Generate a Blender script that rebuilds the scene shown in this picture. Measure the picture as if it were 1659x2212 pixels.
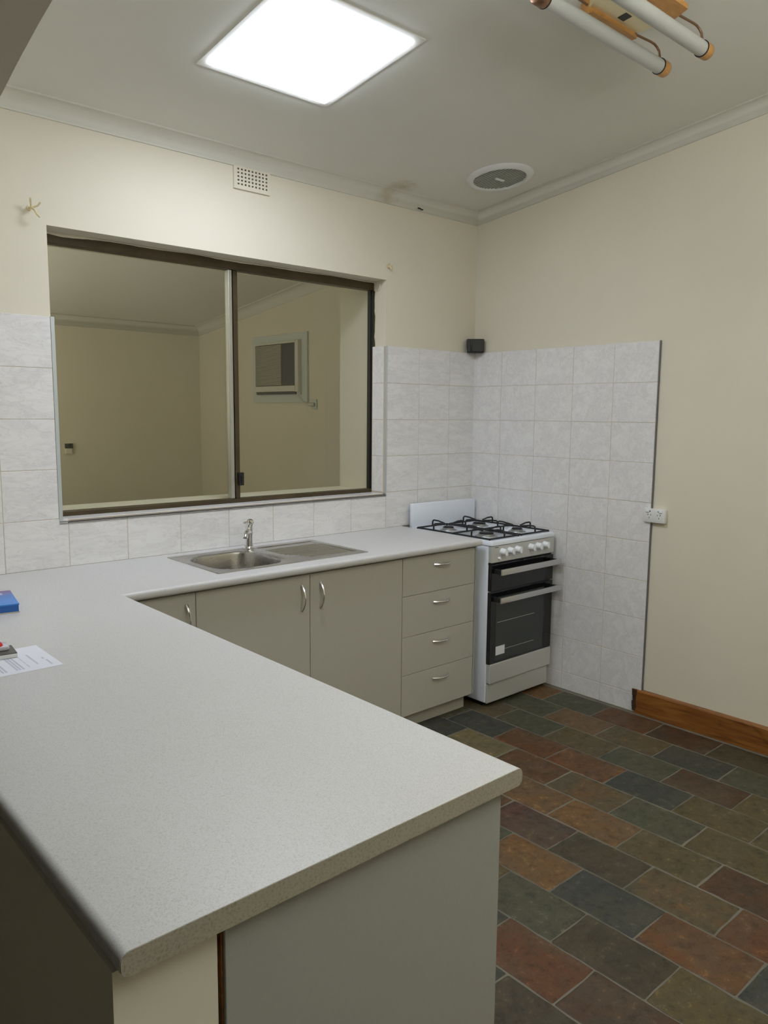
import bpy, bmesh, math, random
from mathutils import Vector, Matrix
for o in list(bpy.data.objects): bpy.data.objects.remove(o)
S = bpy.context.scene
COL = S.collection
random.seed(7)
PI = math.pi
SL = .1165                      # the raked ceiling rises this much per metre towards -y
CZ = 2.70                       # ceiling height at the window wall

# ------------------------------------------------------------------ camera
cd = bpy.data.cameras.new('camera'); cam = bpy.data.objects.new('camera', cd); COL.objects.link(cam)
_a, _b, _c = math.radians(-41.66660857), math.radians(-7.27135464), math.radians(.50506664)
F = Vector((-math.sin(_a)*math.cos(_b), math.cos(_a)*math.cos(_b), math.sin(_b)))
_r = Vector((math.cos(_a), math.sin(_a), 0)); _u = _r.cross(F)
R_ = math.cos(_c)*_r + math.sin(_c)*_u; U_ = -math.sin(_c)*_r + math.cos(_c)*_u
cam.matrix_world = Matrix(((R_.x, U_.x, -F.x, -3.5702), (R_.y, U_.y, -F.y, -3.2011), (R_.z, U_.z, -F.z, 1.5353), (0, 0, 0, 1)))
cd.sensor_fit = 'HORIZONTAL'; cd.sensor_width = 36; cd.lens = 1670.7379*36/1659; cd.clip_start = .02; cd.clip_end = 60
S.camera = cam

# ------------------------------------------------------------------ world, lights, exposure
w = bpy.data.worlds.new('world'); S.world = w; w.use_nodes = True
w.node_tree.nodes['Background'].inputs[0].default_value = (.30, .33, .36, 1)
w.node_tree.nodes['Background'].inputs[1].default_value = .05
SKYLIGHT = 23.5
def area(name, loc, rot, size, power, col):
    d = bpy.data.lights.new(name, 'AREA'); d.energy = power; d.color = col; d.shape = 'RECTANGLE'; d.size, d.size_y = size
    o = bpy.data.objects.new(name, d); o.location = loc; o.rotation_euler = rot; COL.objects.link(o); return o
area('back_room_fill', (-3.6, 1.9, 1.2), (PI-.35, 0, -.5), (.8, .8), 29, (1, .96, .82))  # unseen upward fill, added to brighten the room beyond the window
area('dining_fill', (-5.0, -2.6, 2.85), (0, 0, 0), (.6, .6), 1.2, (.95, .98, .95))  # weak fill added to lift the nib's dining side; no real fitting
area('rear_fill', (-2.2, -3.75, 2.5), (PI-.12, 0, 0), (2.0, 1.4), 68, (.89, .93, 1))  # invented fill behind the viewer, bounced off the ceiling to raise ambient light
S.view_settings.view_transform = 'Standard'; S.view_settings.look = 'None'
S.view_settings.gamma = 1; S.view_settings.use_curve_mapping = False
S.view_settings.exposure = 0.13

# ------------------------------------------------------------------ materials
def mat(name, col, rough=.5, metal=0., spec=.5, coat=0.):
    m = bpy.data.materials.new(name); m.use_nodes = True
    b = m.node_tree.nodes['Principled BSDF']
    b.inputs['Base Color'].default_value = (*col, 1); b.inputs['Roughness'].default_value = rough
    b.inputs['Metallic'].default_value = metal; b.inputs['Specular IOR Level'].default_value = spec
    if coat: b.inputs['Coat Weight'].default_value = coat; b.inputs['Coat Roughness'].default_value = .1
    return m
def nodes(m): return m.node_tree.nodes, m.node_tree.links, m.node_tree.nodes['Principled BSDF']
def objvec(m, seed=True):
    N, L, b = nodes(m)
    t = N.new('ShaderNodeTexCoord')
    if not seed: return t.outputs['Object']
    oi = N.new('ShaderNodeObjectInfo'); mu = N.new('ShaderNodeMath'); mu.operation = 'MULTIPLY'; mu.inputs[1].default_value = 37
    L.new(oi.outputs['Random'], mu.inputs[0])
    ad = N.new('ShaderNodeVectorMath'); ad.operation = 'ADD'
    L.new(t.outputs['Object'], ad.inputs[0]); L.new(mu.outputs[0], ad.inputs[1]); return ad.outputs[0]
def noise(m, vec, scale, detail=4, rough=.6, dist=0., stretch=None):
    N, L, b = nodes(m)
    if stretch:
        mp = N.new('ShaderNodeMapping'); mp.inputs['Scale'].default_value = stretch[0]; mp.inputs['Rotation'].default_value = stretch[1]
        L.new(vec, mp.inputs['Vector']); vec = mp.outputs[0]
    n = N.new('ShaderNodeTexNoise'); n.inputs['Scale'].default_value = scale; n.inputs['Detail'].default_value = detail
    n.inputs['Roughness'].default_value = rough; n.inputs['Distortion'].default_value = dist
    L.new(vec, n.inputs['Vector']); return n.outputs['Fac']
def ramp(m, fac, stops):
    N, L, b = nodes(m); r = N.new('ShaderNodeValToRGB'); L.new(fac, r.inputs[0])
    e = r.color_ramp.elements
    while len(e) < len(stops): e.new(.5)
    for k, (p, c) in enumerate(stops): e[k].position = p; e[k].color = (*c, 1)
    return r.outputs[0]
def mixc(m, fac, a, bb, mode='MIX'):
    N, L, b = nodes(m); x = N.new('ShaderNodeMix'); x.data_type = 'RGBA'; x.blend_type = mode
    if isinstance(fac, (int, float)): x.inputs[0].default_value = fac
    else: L.new(fac, x.inputs[0])
    for i, v in ((6, a), (7, bb)):
        if isinstance(v, tuple): x.inputs[i].default_value = (*v, 1)
        else: L.new(v, x.inputs[i])
    return x.outputs[2]
def bump(m, h, strength, dist=.002):
    N, L, b = nodes(m); q = N.new('ShaderNodeBump'); q.inputs['Strength'].default_value = strength; q.inputs['Distance'].default_value = dist
    L.new(h, q.inputs['Height']); L.new(q.outputs[0], b.inputs['Normal'])
def setc(m, c): N, L, b = nodes(m); L.new(c, b.inputs['Base Color'])

M = {}
def paint(name, c1, c2, rough=.75, bs=.15):
    m = mat(name, c1, rough, spec=.25); v = objvec(m, False)
    setc(m, ramp(m, noise(m, v, 1.7, 5), [(.3, c1), (.72, c2)]))
    bump(m, noise(m, v, 90, 3), bs, .001); return m
M['wall'] = paint('cream_wall_paint', (.80, .75, .61), (.765, .715, .575))
M['ceiling'] = paint('ceiling_paint', (.81, .80, .72), (.78, .77, .69))
M['cornice'] = paint('cornice_paint', (.75, .735, .645), (.72, .705, .615), .65, .05)
M['nib'] = M['wall']
m = mat('glazed_wall_tile', (.8, .79, .78), .22, spec=.45); v = objvec(m)
st = noise(m, v, 6, 7, .66, .9, ((.55, 2.2, 2.2), (.0, .8, .75)))
vein = ramp(m, st, [(.34, (.87, .85, .825)), (.46, (.80, .785, .775)), (.53, (.855, .84, .825)), (.70, (.88, .865, .845))])
thin = ramp(m, noise(m, v, 11, 6, .7, 1.4, ((.6, 2, 2), (.3, .7, .9))), [(.50, (1, 1, 1)), (.525, (.86, .85, .84)), (.55, (1, 1, 1))])
setc(m, mixc(m, .8, vein, thin, 'MULTIPLY')); bump(m, noise(m, v, 14, 3), .06, .001); M['tile'] = m
M['grout'] = paint('tile_grout', (.64, .555, .43), (.58, .50, .39), .9)
M['floorgrout'] = paint('slate_grout', (.22, .20, .155), (.13, .12, .095), .95, .4)
m = mat('speckled_laminate', (.8, .79, .76), .33, spec=.4); v = objvec(m, False)
c = ramp(m, noise(m, v, 430, 2, .5), [(.33, (.55, .535, .51)), (.44, (.645, .64, .63)), (.62, (.675, .67, .66)), (.74, (.73, .725, .72))])
setc(m, mixc(m, .8, c, ramp(m, noise(m, v, 2.2, 3), [(.3, (.97, .96, .94)), (.7, (1, 1, 1))]), 'MULTIPLY'))
N_, L_, b_ = nodes(m); mr = N_.new('ShaderNodeMapRange'); mr.inputs[3].default_value = .30; mr.inputs[4].default_value = .42
L_.new(noise(m, v, 160, 3), mr.inputs[0]); L_.new(mr.outputs[0], b_.inputs['Roughness'])
bump(m, noise(m, v, 300, 2), .05, .0005); M['bench'] = m
m = mat('speckled_edging', (.6, .56, .48), .5, spec=.3); v = objvec(m, False)
setc(m, ramp(m, noise(m, v, 260, 3, .6), [(.34, (.31, .275, .205)), (.46, (.39, .355, .28)), (.7, (.43, .395, .315))])); M['edging'] = m
def lam(name, c):
    m = mat(name, c, .45, spec=.35); v = objvec(m, False)
    setc(m, ramp(m, noise(m, v, 150, 3, .7), [(.3, tuple(q*.95 for q in c)), (.7, c)])); bump(m, noise(m, v, 240, 2), .06, .0005); return m
M['cabinet'] = lam('putty_cabinet_laminate', (.545, .525, .46))
M['endpanel'] = lam('pale_panel_laminate', (.40, .40, .36))
M['kick'] = lam('kickboard_laminate', (.45, .42, .35))
M['dark'] = mat('dark_gap', (.02, .017, .012), .9)
M['chrome'] = mat('chrome', (.82, .82, .83), .12, 1)
M['satin'] = mat('satin_metal', (.70, .70, .70), .28, 1)
m = mat('brushed_stainless', (.50, .485, .46), .26, 1); v = objvec(m, False)
N_, L_, b_ = nodes(m); mr = N_.new('ShaderNodeMapRange'); mr.inputs[3].default_value = .2; mr.inputs[4].default_value = .38
L_.new(noise(m, v, 60, 3, .6, 0, ((.05, 3, 1), (0, 0, 0))), mr.inputs[0]); L_.new(mr.outputs[0], b_.inputs['Roughness']); M['steel'] = m
M['enamel'] = mat('white_enamel', (.86, .90, .97), .18, spec=.5)
M['enamelgrey'] = mat('silver_painted_steel', (.62, .615, .585), .33, .2)
M['black'] = mat('black_plastic', (.012, .012, .013), .4)
M['iron'] = mat('black_cast_iron', (.012, .012, .013), .55)
M['blackglass'] = mat('black_glass', (.008, .008, .009), .07, spec=.6)
M['ovenglass'] = mat('tinted_oven_window', (.035, .042, .038), .1, spec=.6)
M['whiteplastic'] = mat('white_plastic', (.82, .82, .80), .35)
M['whitebright'] = mat('white_knob_plastic', (.9, .92, .94), .3)
M['burner'] = mat('burner_aluminium', (.40, .41, .40), .4, .8)
m = mat('bronze_anodised_frame', (.075, .047, .024), .38, .25); v = objvec(m, False)
setc(m, ramp(m, noise(m, v, 6, 4), [(.3, (.050, .036, .016)), (.75, (.095, .066, .030))])); M['bronze'] = m
M['alu'] = mat('mill_aluminium', (.55, .56, .55), .3, .9)
M['trimalu'] = mat('tile_trim_aluminium', (.62, .68, .70), .35, .5)
M['trimdark'] = mat('weathered_tile_trim', (.22, .21, .22), .5, .5)
m = mat('window_glass', (1, 1, 1)); N_, L_, b_ = nodes(m); N_.remove(b_)
tr = N_.new('ShaderNodeBsdfTransparent'); tr.inputs[0].default_value = (.95, .96, .94, 1)
gl = N_.new('ShaderNodeBsdfGlossy'); gl.inputs[1].default_value = .01 if not gl.inputs[1].name == 'Roughness' else .01
fr = N_.new('ShaderNodeFresnel'); ge = N_.new('ShaderNodeNewGeometry'); mi_ = N_.new('ShaderNodeMapRange')
mi_.inputs[3].default_value = 1.45; mi_.inputs[4].default_value = 1/1.45; L_.new(ge.outputs['Backfacing'], mi_.inputs[0]); L_.new(mi_.outputs[0], fr.inputs[0])
mx = N_.new('ShaderNodeMixShader'); L_.new(fr.outputs[0], mx.inputs[0]); L_.new(tr.outputs[0], mx.inputs[1]); L_.new(gl.outputs[0], mx.inputs[2])
L_.new(mx.outputs[0], N_['Material Output'].inputs[0]); M['glass'] = m
m = mat('lit_diffuser', (1, 1, 1)); N_, L_, b_ = nodes(m)
b_.inputs['Emission Color'].default_value = (.785, .845, 1, 1); b_.inputs['Emission Strength'].default_value = SKYLIGHT; M['lit'] = m
m = mat('varnished_timber', (.3, .14, .04), .3, spec=.5, coat=.3); v = objvec(m, False)
g = noise(m, v, 4, 6, .65, 1.2, ((6, .8, 9), (0, 0, 0)))
kn = ramp(m, noise(m, v, 3.3, 3, .5, .8), [(.30, (.16, .13, .1)), (.42, (1, 1, 1))])
setc(m, mixc(m, 1, ramp(m, g, [(.3, (.13, .038, .008)), (.52, (.29, .112, .022)), (.75, (.40, .17, .036))]), kn, 'MULTIPLY')); M['timber'] = m
m = mat('light_orange_timber', (.55, .27, .08), .4); v = objvec(m, False)
setc(m, ramp(m, noise(m, v, 10, 4, .6, 1, ((1, 6, 6), (0, 0, 0))), [(.3, (.50, .23, .055)), (.7, (.66, .34, .10))])); M['orange'] = m
M['brass'] = mat('pale_brass', (.80, .70, .44), .32, .25)
M['copper'] = mat('brown_metal_rod', (.26, .15, .09), .35, .7)
M['tube'] = mat('opal_tube', (.54, .54, .49), .35)
M['acwhite'] = paint('aged_white_plastic', (.70, .68, .58), (.66, .64, .54), .5, .02)
M['acboard'] = paint('pale_blue_white_board', (.66, .70, .66), (.62, .66, .63), .6, .02)
M['acgrille'] = mat('beige_grille', (.50, .47, .37), .5)
M['acdark'] = mat('dark_grille', (.06, .06, .05), .6)
M['paper'] = mat('white_paper', (.86, .87, .93), .6)
M['ink'] = mat('grey_print', (.60, .61, .70), .7)
M['fanslat'] = mat('dusty_slat', (.50, .51, .44), .6)
M['carpet'] = mat('brown_carpet', (.16, .14, .11), .95)
M['plasterbead'] = paint('cream_plaster', (.80, .75, .61), (.74, .69, .55))
# slate colours
def slate(name, a, b, c):
    m = mat('slate_'+name, a, .55, spec=.4); v = objvec(m)
    n1 = noise(m, v, 5, 6, .65, 1.0, ((1.4, 1, 1), (0, 0, .4)))
    col = ramp(m, n1, [(.30, a), (.48, b), (.68, c)])
    sp = ramp(m, noise(m, v, 30, 5, .75), [(.30, (.35, .35, .35)), (.48, (1, 1, 1)), (.60, (1.1, 1.1, 1.1)), (.66, (2.2, 2.2, 2.1)), (.72, (1.2, 1.2, 1.2))])
    drift = ramp(m, noise(m, v, 2.6, 5, .6, 1.2), [(.44, (0, 0, 0)), (.60, (.75, .75, .75))])
    col = mixc(m, drift, col, tuple(.45*q+.55*r for q, r in zip(b, (.085, .072, .045))))
    setc(m, mixc(m, .85, col, sp, 'MULTIPLY'))
    bump(m, noise(m, v, 16, 7, .65), .8, .008)
    N, L, bb = nodes(m); mr = N.new('ShaderNodeMapRange'); mr.inputs[3].default_value = .36; mr.inputs[4].default_value = .7
    L.new(noise(m, v, 12, 4), mr.inputs[0]); L.new(mr.outputs[0], bb.inputs['Roughness']); return m
k = 1.0
SC = {'G': ((.085, .092, .072), (.115, .118, .088), (.135, .125, .085)), 'D': ((.060, .066, .072), (.076, .082, .088), (.10, .098, .08)),
      'O': ((.23, .115, .05), (.27, .145, .065), (.19, .13, .075)), 'OM': ((.22, .115, .05), (.17, .125, .075), (.11, .10, .075)),
      'R': ((.17, .068, .032), (.20, .082, .038), (.14, .085, .05)), 'RO': ((.24, .085, .032), (.22, .10, .04), (.12, .075, .06)),
      'DR': ((.10, .05, .034), (.13, .066, .042), (.085, .07, .058)), 'M': ((.14, .115, .06), (.17, .125, .06), (.115, .10, .06)),
      'Y': ((.30, .21, .10), (.27, .22, .13), (.19, .18, .11)), 'P': ((.13, .068, .062), (.15, .078, .062), (.10, .088, .09)),
      'DG': ((.075, .066, .052), (.098, .078, .055), (.115, .085, .055))}
def mute(c, g=.58):
    L_ = .3*c[0]+.59*c[1]+.11*c[2]; return tuple((L_+(q-L_)*1.0)*g*w_ for q, w_ in zip(c, (1.0, .98, .76)))
for kk, cc in SC.items(): M['s'+kk] = slate(kk, *[mute(c) for c in cc])

# ------------------------------------------------------------------ geometry helpers
def B(): return bmesh.new()
def box(bm, x0, x1, y0, y1, z0, z1, bev=0, seg=2):
    vs = [bm.verts.new((x, y, z)) for x in (x0, x1) for y in (y0, y1) for z in (z0, z1)]
    fs = [bm.faces.new([vs[i] for i in f]) for f in ((0, 1, 3, 2), (4, 6, 7, 5), (0, 4, 5, 1), (2, 3, 7, 6), (0, 2, 6, 4), (1, 5, 7, 3))]
    if bev:
        es = {e for f in fs for e in f.edges}
        bmesh.ops.bevel(bm, geom=list(es), offset=bev, segments=seg, profile=.5, affect='EDGES')
    return vs
def frame_of(d):
    d = d.normalized(); a = Vector((0, 0, 1)) if abs(d.z) < .9 else Vector((1, 0, 0))
    x = d.cross(a).normalized(); return x, d.cross(x).normalized()
def tube(bm, pts, r, n=10, cap=True, closed=False):
    pts = [Vector(p) for p in pts]; rs = r if isinstance(r, (list, tuple)) else [r]*len(pts)
    rings = []; x = None
    for i, p in enumerate(pts):
        if closed: d = pts[(i+1) % len(pts)]-pts[i-1]
        else: d = pts[min(i+1, len(pts)-1)]-pts[max(i-1, 0)]
        d.normalize()
        if x is None: x, y = frame_of(d)
        else: x = (x-d*x.dot(d)).normalized(); y = d.cross(x)
        rings.append([bm.verts.new(p+rs[i]*(math.cos(2*PI*k/n)*x+math.sin(2*PI*k/n)*y)) for k in range(n)])
    m_ = len(rings) if closed else len(rings)-1
    for i in range(m_):
        a, b = rings[i], rings[(i+1) % len(rings)]
        for k in range(n): bm.faces.new((a[k], a[(k+1) % n], b[(k+1) % n], b[k]))
    if cap and not closed: bm.faces.new(rings[0][::-1]); bm.faces.new(rings[-1])
def lathe(bm, prof, c=(0, 0, 0), n=32, axis='z'):
    rings = []
    for r, z in prof:
        rings.append([bm.verts.new((r*math.cos(2*PI*k/n), r*math.sin(2*PI*k/n), z)) for k in range(n)] if r > 1e-6 else [bm.verts.new((0, 0, z))])
    for a, b in zip(rings, rings[1:]):
        if len(a) == 1 and len(b) == 1: continue
        for k in range(n):
            if len(a) == 1: bm.faces.new((a[0], b[(k+1) % n], b[k]))
            elif len(b) == 1: bm.faces.new((a[k], a[(k+1) % n], b[0]))
            else: bm.faces.new((a[k], a[(k+1) % n], b[(k+1) % n], b[k]))
    vs = [v for r in rings for v in r]
    if axis == '-y': bmesh.ops.rotate(bm, verts=vs, cent=(0, 0, 0), matrix=Matrix.Rotation(PI/2, 3, 'X'))
    if axis == '-x': bmesh.ops.rotate(bm, verts=vs, cent=(0, 0, 0), matrix=Matrix.Rotation(-PI/2, 3, 'Y'))
    if axis == 'x': bmesh.ops.rotate(bm, verts=vs, cent=(0, 0, 0), matrix=Matrix.Rotation(PI/2, 3, 'Y'))
    bmesh.ops.translate(bm, verts=vs, vec=c); return vs
def prism(bm, pts, axis, a, b):
    """polygon pts extruded from a to b along an axis"""
    def P(p, t): return {'x': (t, p[0], p[1]), 'y': (p[0], t, p[1]), 'z': (p[0], p[1], t)}[axis]
    A = [bm.verts.new(P(p, a)) for p in pts]; Bv = [bm.verts.new(P(p, b)) for p in pts]
    bm.faces.new(A); bm.faces.new(Bv[::-1]); bm.normal_update()
    for i in range(len(pts)): j = (i+1) % len(pts); bm.faces.new((A[i], Bv[i], Bv[j], A[j]))
def world_loc(o):
    v = Vector((0, 0, 0))
    while o: v += o.location; o = o.parent
    return v
def mesh_of(name, bm, m, smooth=False):
    bmesh.ops.recalc_face_normals(bm, faces=bm.faces[:])
    me = bpy.data.meshes.new(name); bm.to_mesh(me); bm.free(); me.materials.append(m)
    if smooth:
        me.polygons.foreach_set('use_smooth', [True]*len(me.polygons))
        try: me.set_sharp_from_angle(angle=math.radians(smooth if smooth is not True else 40))
        except Exception: pass
    return me
def obj(name, bm, m, parent=None, smooth=False, at=None, label=None):
    """links bm (in world coordinates) as one mesh object; at = origin"""
    org = Vector(at) if at is not None else (world_loc(parent) if parent else None)
    if org is None:
        xs = [v.co for v in bm.verts]; org = Vector([(min(c[i] for c in xs)+max(c[i] for c in xs))/2 for i in range(2)]+[min(c[2] for c in xs)])
    bmesh.ops.translate(bm, verts=bm.verts[:], vec=-org)
    o = bpy.data.objects.new(name, mesh_of(name, bm, m, smooth)); COL.objects.link(o)
    if parent: o.parent = parent; o.location = org-world_loc(parent)
    else: o.location = org
    if label: o['label'] = label
    return o
def tag(o, label, cat, group=None, kind=None):
    o['label'] = label; o['category'] = cat
    if group: o['group'] = group
    if kind: o['kind'] = kind
    return o
def thing(name, loc, label, cat, group=None):
    o = bpy.data.objects.new(name, None); o.empty_display_size = .05; o.location = loc; COL.objects.link(o)
    return tag(o, label, cat, group)
def struct(name, bm, m, label, cat='wall', at=None, smooth=False):
    o = obj(name, bm, m, None, smooth, at=at if at else (0, 0, 0)); o['kind'] = 'structure'; o['label'] = label; o['category'] = cat; return o
def cz(y): return CZ-SL*y
def inst(name, me, parent, loc, rot=None):
    o = bpy.data.objects.new(name, me); COL.objects.link(o); o.parent = parent; o.location = Vector(loc)-world_loc(parent)
    if rot: o.rotation_euler = rot
    return o

# ------------------------------------------------------------------ setting
WX0, WX1, WZ0, WZ1, WT = -2.486, -.719, 1.083, 2.248, .40
bm = B()
def slopebox(bm, x0, x1, y0, y1, z0):
    vs = box(bm, x0, x1, y0, y1, z0, 9)
    for v in vs:
        if v.co.z > 8: v.co.z = cz(v.co.y)
slopebox(bm, -6.6, WX0, 0, WT, 0); slopebox(bm, WX1, 0, 0, WT, 0)
slopebox(bm, WX0, WX1, 0, WT, WZ1); box(bm, WX0, WX1, 0, WT, 0, WZ0)
wall_back = struct('wall_back', bm, M['wall'], 'cream painted wall holding the wide internal window above the sink')
bm = B(); slopebox(bm, 0, .12, -5.6, WT, 0)
wall_right = struct('wall_right', bm, M['wall'], 'cream painted wall right of the stove, partly tiled')
# wall on the left with the arched opening; its low nib carries the peninsula worktop
pts = [(0, 0), (0, cz(0)), (-5.6, cz(-5.6)), (-5.6, 0), (-4.65, 0)]
for k in range(0, 41):
    t = PI-PI*k/40
    pts.append((-2.8+1.85*math.cos(t), 1.654+.585*math.sin(t)))
pts += [(-.95, .866), (-2.352, .866), (-2.352, 0)]
bm = B(); prism(bm, pts, 'x', -3.245, -3.104)
bmesh.ops.triangulate(bm, faces=[f for f in bm.faces if len(f.verts) > 4])
wall_left = struct('wall_left', bm, M['wall'], 'arched plaster wall at the far left, carrying the low nib under the peninsula worktop')
bm = B(); slopebox(bm, -6.6, -6.5, -5.6, 0, 0); struct('wall_dining', bm, M['wall'], 'plain wall of the dining room behind the viewer')
bm = B(); slopebox(bm, -6.6, .12, -5.7, -5.6, 0); struct('wall_front', bm, M['wall'], 'plain wall at the far side behind the viewer')
# ceilings
def ceil_slab(x0, x1, y0, y1):
    bm = B(); vs = box(bm, x0, x1, y0, y1, 0, 1)
    for v in vs: v.co.z = cz(v.co.y)+(.08 if v.co.z > .5 else 0)
    return bm
ceiling = struct('ceiling', ceil_slab(-6.6, .12, -5.7, WT), M['ceiling'], 'raked off-white plaster ceiling of the kitchen', 'ceiling')
# back room seen through the window
FY = 3.411
struct('ceiling_back', ceil_slab(-6.6, .12, WT, FY+.1), M['ceiling'], 'raked plaster ceiling of the room beyond the window', 'ceiling')
bm = B(); slopebox(bm, -6.6, .12, FY, FY+.1, 0); wall_far = struct('wall_far', bm, M['wall'], 'far cream wall of the room beyond the window')
bm = B(); slopebox(bm, 0, .12, WT, FY, 0); wall_ac = struct('wall_side', bm, M['wall'], 'side wall of the room beyond the window, holding the air conditioner')
bm = B(); slopebox(bm, -6.6, -6.5, WT, FY, 0); struct('wall_end', bm, M['wall'], 'end wall of the room beyond the window')
bm = B(); box(bm, -6.6, .12, WT, FY+.1, -.1, 0); struct('floor_back', bm, M['carpet'], 'floor of the room beyond the window', 'floor')
bm = B(); box(bm, -6.6, -3.245, -5.7, 0, -.1, 0); struct('floor_dining', bm, M['carpet'], 'floor of the dining room on the viewer side', 'floor')
bm = B(); box(bm, -3.245, .12, -5.7, 0, -.1, -.0014); floor = struct('floor', bm, M['floorgrout'], 'kitchen floor of mixed slate tiles in running bond', 'floor')

# cornices: coved profile swept along the walls
def cornice(name, label, p0, p1, inward, h=.06, d=.06):
    """p0,p1 = wall/ceiling line ends (x,y); inward = unit vector from the wall into the room"""
    bm = B(); prof = [(0, -h), (.006, -h), (.008, -h+.008)]
    for k in range(7):
        t = k/6*PI/2; prof.append((.010+(d-.016)*(1-math.cos(t)), -h+.010+(h-.016)*math.sin(t)))
    prof += [(d-.002, -.006), (d+.001, -.007), (d+.002, -.001), (d+.002, .0), (0, .0)]
    rings = []
    for (px, py), sgn in ((p0, 1), (p1, -1)):
        r_ = []
        dv = Vector((p1[0]-p0[0], p1[1]-p0[1])).normalized()*sgn
        for (o_, z_) in prof:
            m_ = o_ if MIT[0 if sgn == 1 else 1] else 0
            x = px+inward[0]*o_+dv.x*m_; y = py+inward[1]*o_+dv.y*m_
            r_.append(bm.verts.new((x, y, cz(y)+z_)))
        rings.append(r_)
    n = len(prof)
    for k in range(n): bm.faces.new((rings[0][k], rings[0][(k+1) % n], rings[1][(k+1) % n], rings[1][k]))
    bm.faces.new(rings[0]); bm.faces.new(rings[1][::-1])
    return struct(name, bm, M['cornice'], label, 'cornice', smooth=50)
MIT = (False, True)
def stain(m, c, r):
    N, L, b = nodes(m); t = N.new('ShaderNodeTexCoord'); d = N.new('ShaderNodeVectorMath'); d.operation = 'DISTANCE'; d.inputs[1].default_value = c
    L.new(t.outputs['Object'], d.inputs[0]); nn = noise(m, t.outputs['Object'], 22, 5, .7)
    ma = N.new('ShaderNodeMath'); ma.operation = 'MULTIPLY_ADD'; ma.inputs[1].default_value = -.16; L.new(nn, ma.inputs[0]); L.new(d.outputs['Value'], ma.inputs[2])
    mr = N.new('ShaderNodeMapRange'); mr.inputs[1].default_value = r-.08; mr.inputs[2].default_value = -.09; mr.inputs[3].default_value = 0; mr.inputs[4].default_value = .75; L.new(ma.outputs[0], mr.inputs[0])
    src = b.inputs['Base Color'].links[0].from_socket; setc(m, mixc(m, mr.outputs[0], src, (.50, .42, .27)))
stain(M['ceiling'], (-.70, -.10, 2.71), .10); stain(M['cornice'], (-.74, -.03, 2.67), .085)
cornice('trim_1', 'white coved cornice above the window wall, with a stained patch near the corner', (-3.104, 0), (0, 0), (0, -1))
MIT = (True, False)
cornice('trim_2', 'white coved cornice rising along the right wall', (0, 0), (0, -5.6), (-1, 0))
MIT = (False, True)
cornice('trim_3', 'white cornice on the far wall of the room beyond the window', (-6.5, FY), (0, FY), (0, -1), .075, .075)
MIT = (True, False)
cornice('trim_4', 'white cornice above the air conditioner wall beyond the window', (0, FY), (0, WT), (-1, 0), .075, .075)

# ------------------------------------------------------------------ wall tiles
TW, TH, GT = .2479, .2, .0022
_tm = {}
def tile_mesh(w, h, axis):
    key = (round(w, 3), round(h, 3), axis)
    if key not in _tm:
        bm = B(); t = .007
        if axis == 'y': box(bm, -w/2, w/2, -t, 0, -h/2, h/2, .0012, 1)
        elif axis == 'x': box(bm, -t, 0, -w/2, w/2, -h/2, h/2, .0012, 1)
        else: box(bm, -w/2, w/2, -h/2, h/2, 0, t, .0012, 1)
        _tm[key] = mesh_of('tile', bm, M['tile'])
    return _tm[key]
def lay(parent, axis, a0, a1, b0, b1, plane):
    w, h = abs(a1-a0)-GT, abs(b1-b0)-GT
    if w < .01 or h < .01: return
    me = tile_mesh(w, h, axis); a, b = (a0+a1)/2, (b0+b1)/2
    e = random.uniform(0, .0006)
    loc = {'y': (a, plane-e, b), 'x': (plane-e, a, b), 'z': (a, b, plane+e)}[axis]
    inst('tile', me, parent, loc)
YP, XP = -.0035, -.0035   # back of the tiles; the grout bed stands almost flush with their faces
GB = -.0094
# grout beds
bm = B()
box(bm, WX1, 0, GB, 0, .9, 1.897); box(bm, WX0, WX1, GB, 0, .9, WZ0-.003); box(bm, -3.104, WX0, GB, 0, .9, 1.897)
box(bm, WX1-.0094, WX1, 0, .1, WZ0, 1.897); box(bm, WX0, WX1, 0, .1, WZ0, WZ0+.0094)
obj('grout', bm, M['grout'], wall_back)
bm = B(); box(bm, GB, 0, -1.2158, 0, 0, 1.897); obj('grout', bm, M['grout'], wall_right)
zr = [.9, 1.1, 1.3, 1.5, 1.7, 1.9]
for a0, a1 in ((-.2232, -.008), (-.4711, -.2232), (WX1, -.4711)):
    for z0, z1 in zip(zr, zr[1:]): lay(wall_back, 'y', a0, a1, z0, z1, YP)
for j in range(10):
    a1 = WX1-TW*j; a0 = max(a1-TW, -3.1)
    if a1 <= -3.1: break
    lay(wall_back, 'y', a0, a1, .9, WZ0 if a1 > WX0+.1 else 1.1, YP)
    for z0, z1 in zip(zr[1:], zr[2:]):
        if a0 < WX0-.05: lay(wall_back, 'y', a0, min(a1, WX0-.004), z0, z1, YP)
for z0, z1 in zip(zr[1:], zr[2:]): lay(wall_back, 'x', .004, .098, max(z0, WZ0+.008), z1, WX1-.0035)
for j in range(8):
    a1 = WX1-TW*j-.008*(j == 0); a0 = max(WX1-TW*(j+1), WX0)
    if a1 <= WX0: break
    lay(wall_back, 'z', a0, a1, .004, .098, WZ0+.0035)
yc = [0, -.2242, -.4721, -.72, -.9679, -1.2158]
zr2 = [.001, .1, .3, .5, .7, .9, 1.1, 1.3, 1.5, 1.7, 1.9]
for y1, y0 in zip(yc, yc[1:]):
    for z0, z1 in zip(zr2, zr2[1:]): lay(wall_right, 'x', y0, y1-.008*(y1 == 0), z0, z1, XP)
bm = B(); box(bm, -.0125, 0, -1.2195, -1.2158, .0, 1.901); obj('tile_trim', bm, M['trimdark'], wall_right, label='thin dark metal edge strip')
bm = B(); box(bm, WX0-.004, WX0+.010, -.0125, 0, WZ0-.004, 1.9)
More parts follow.
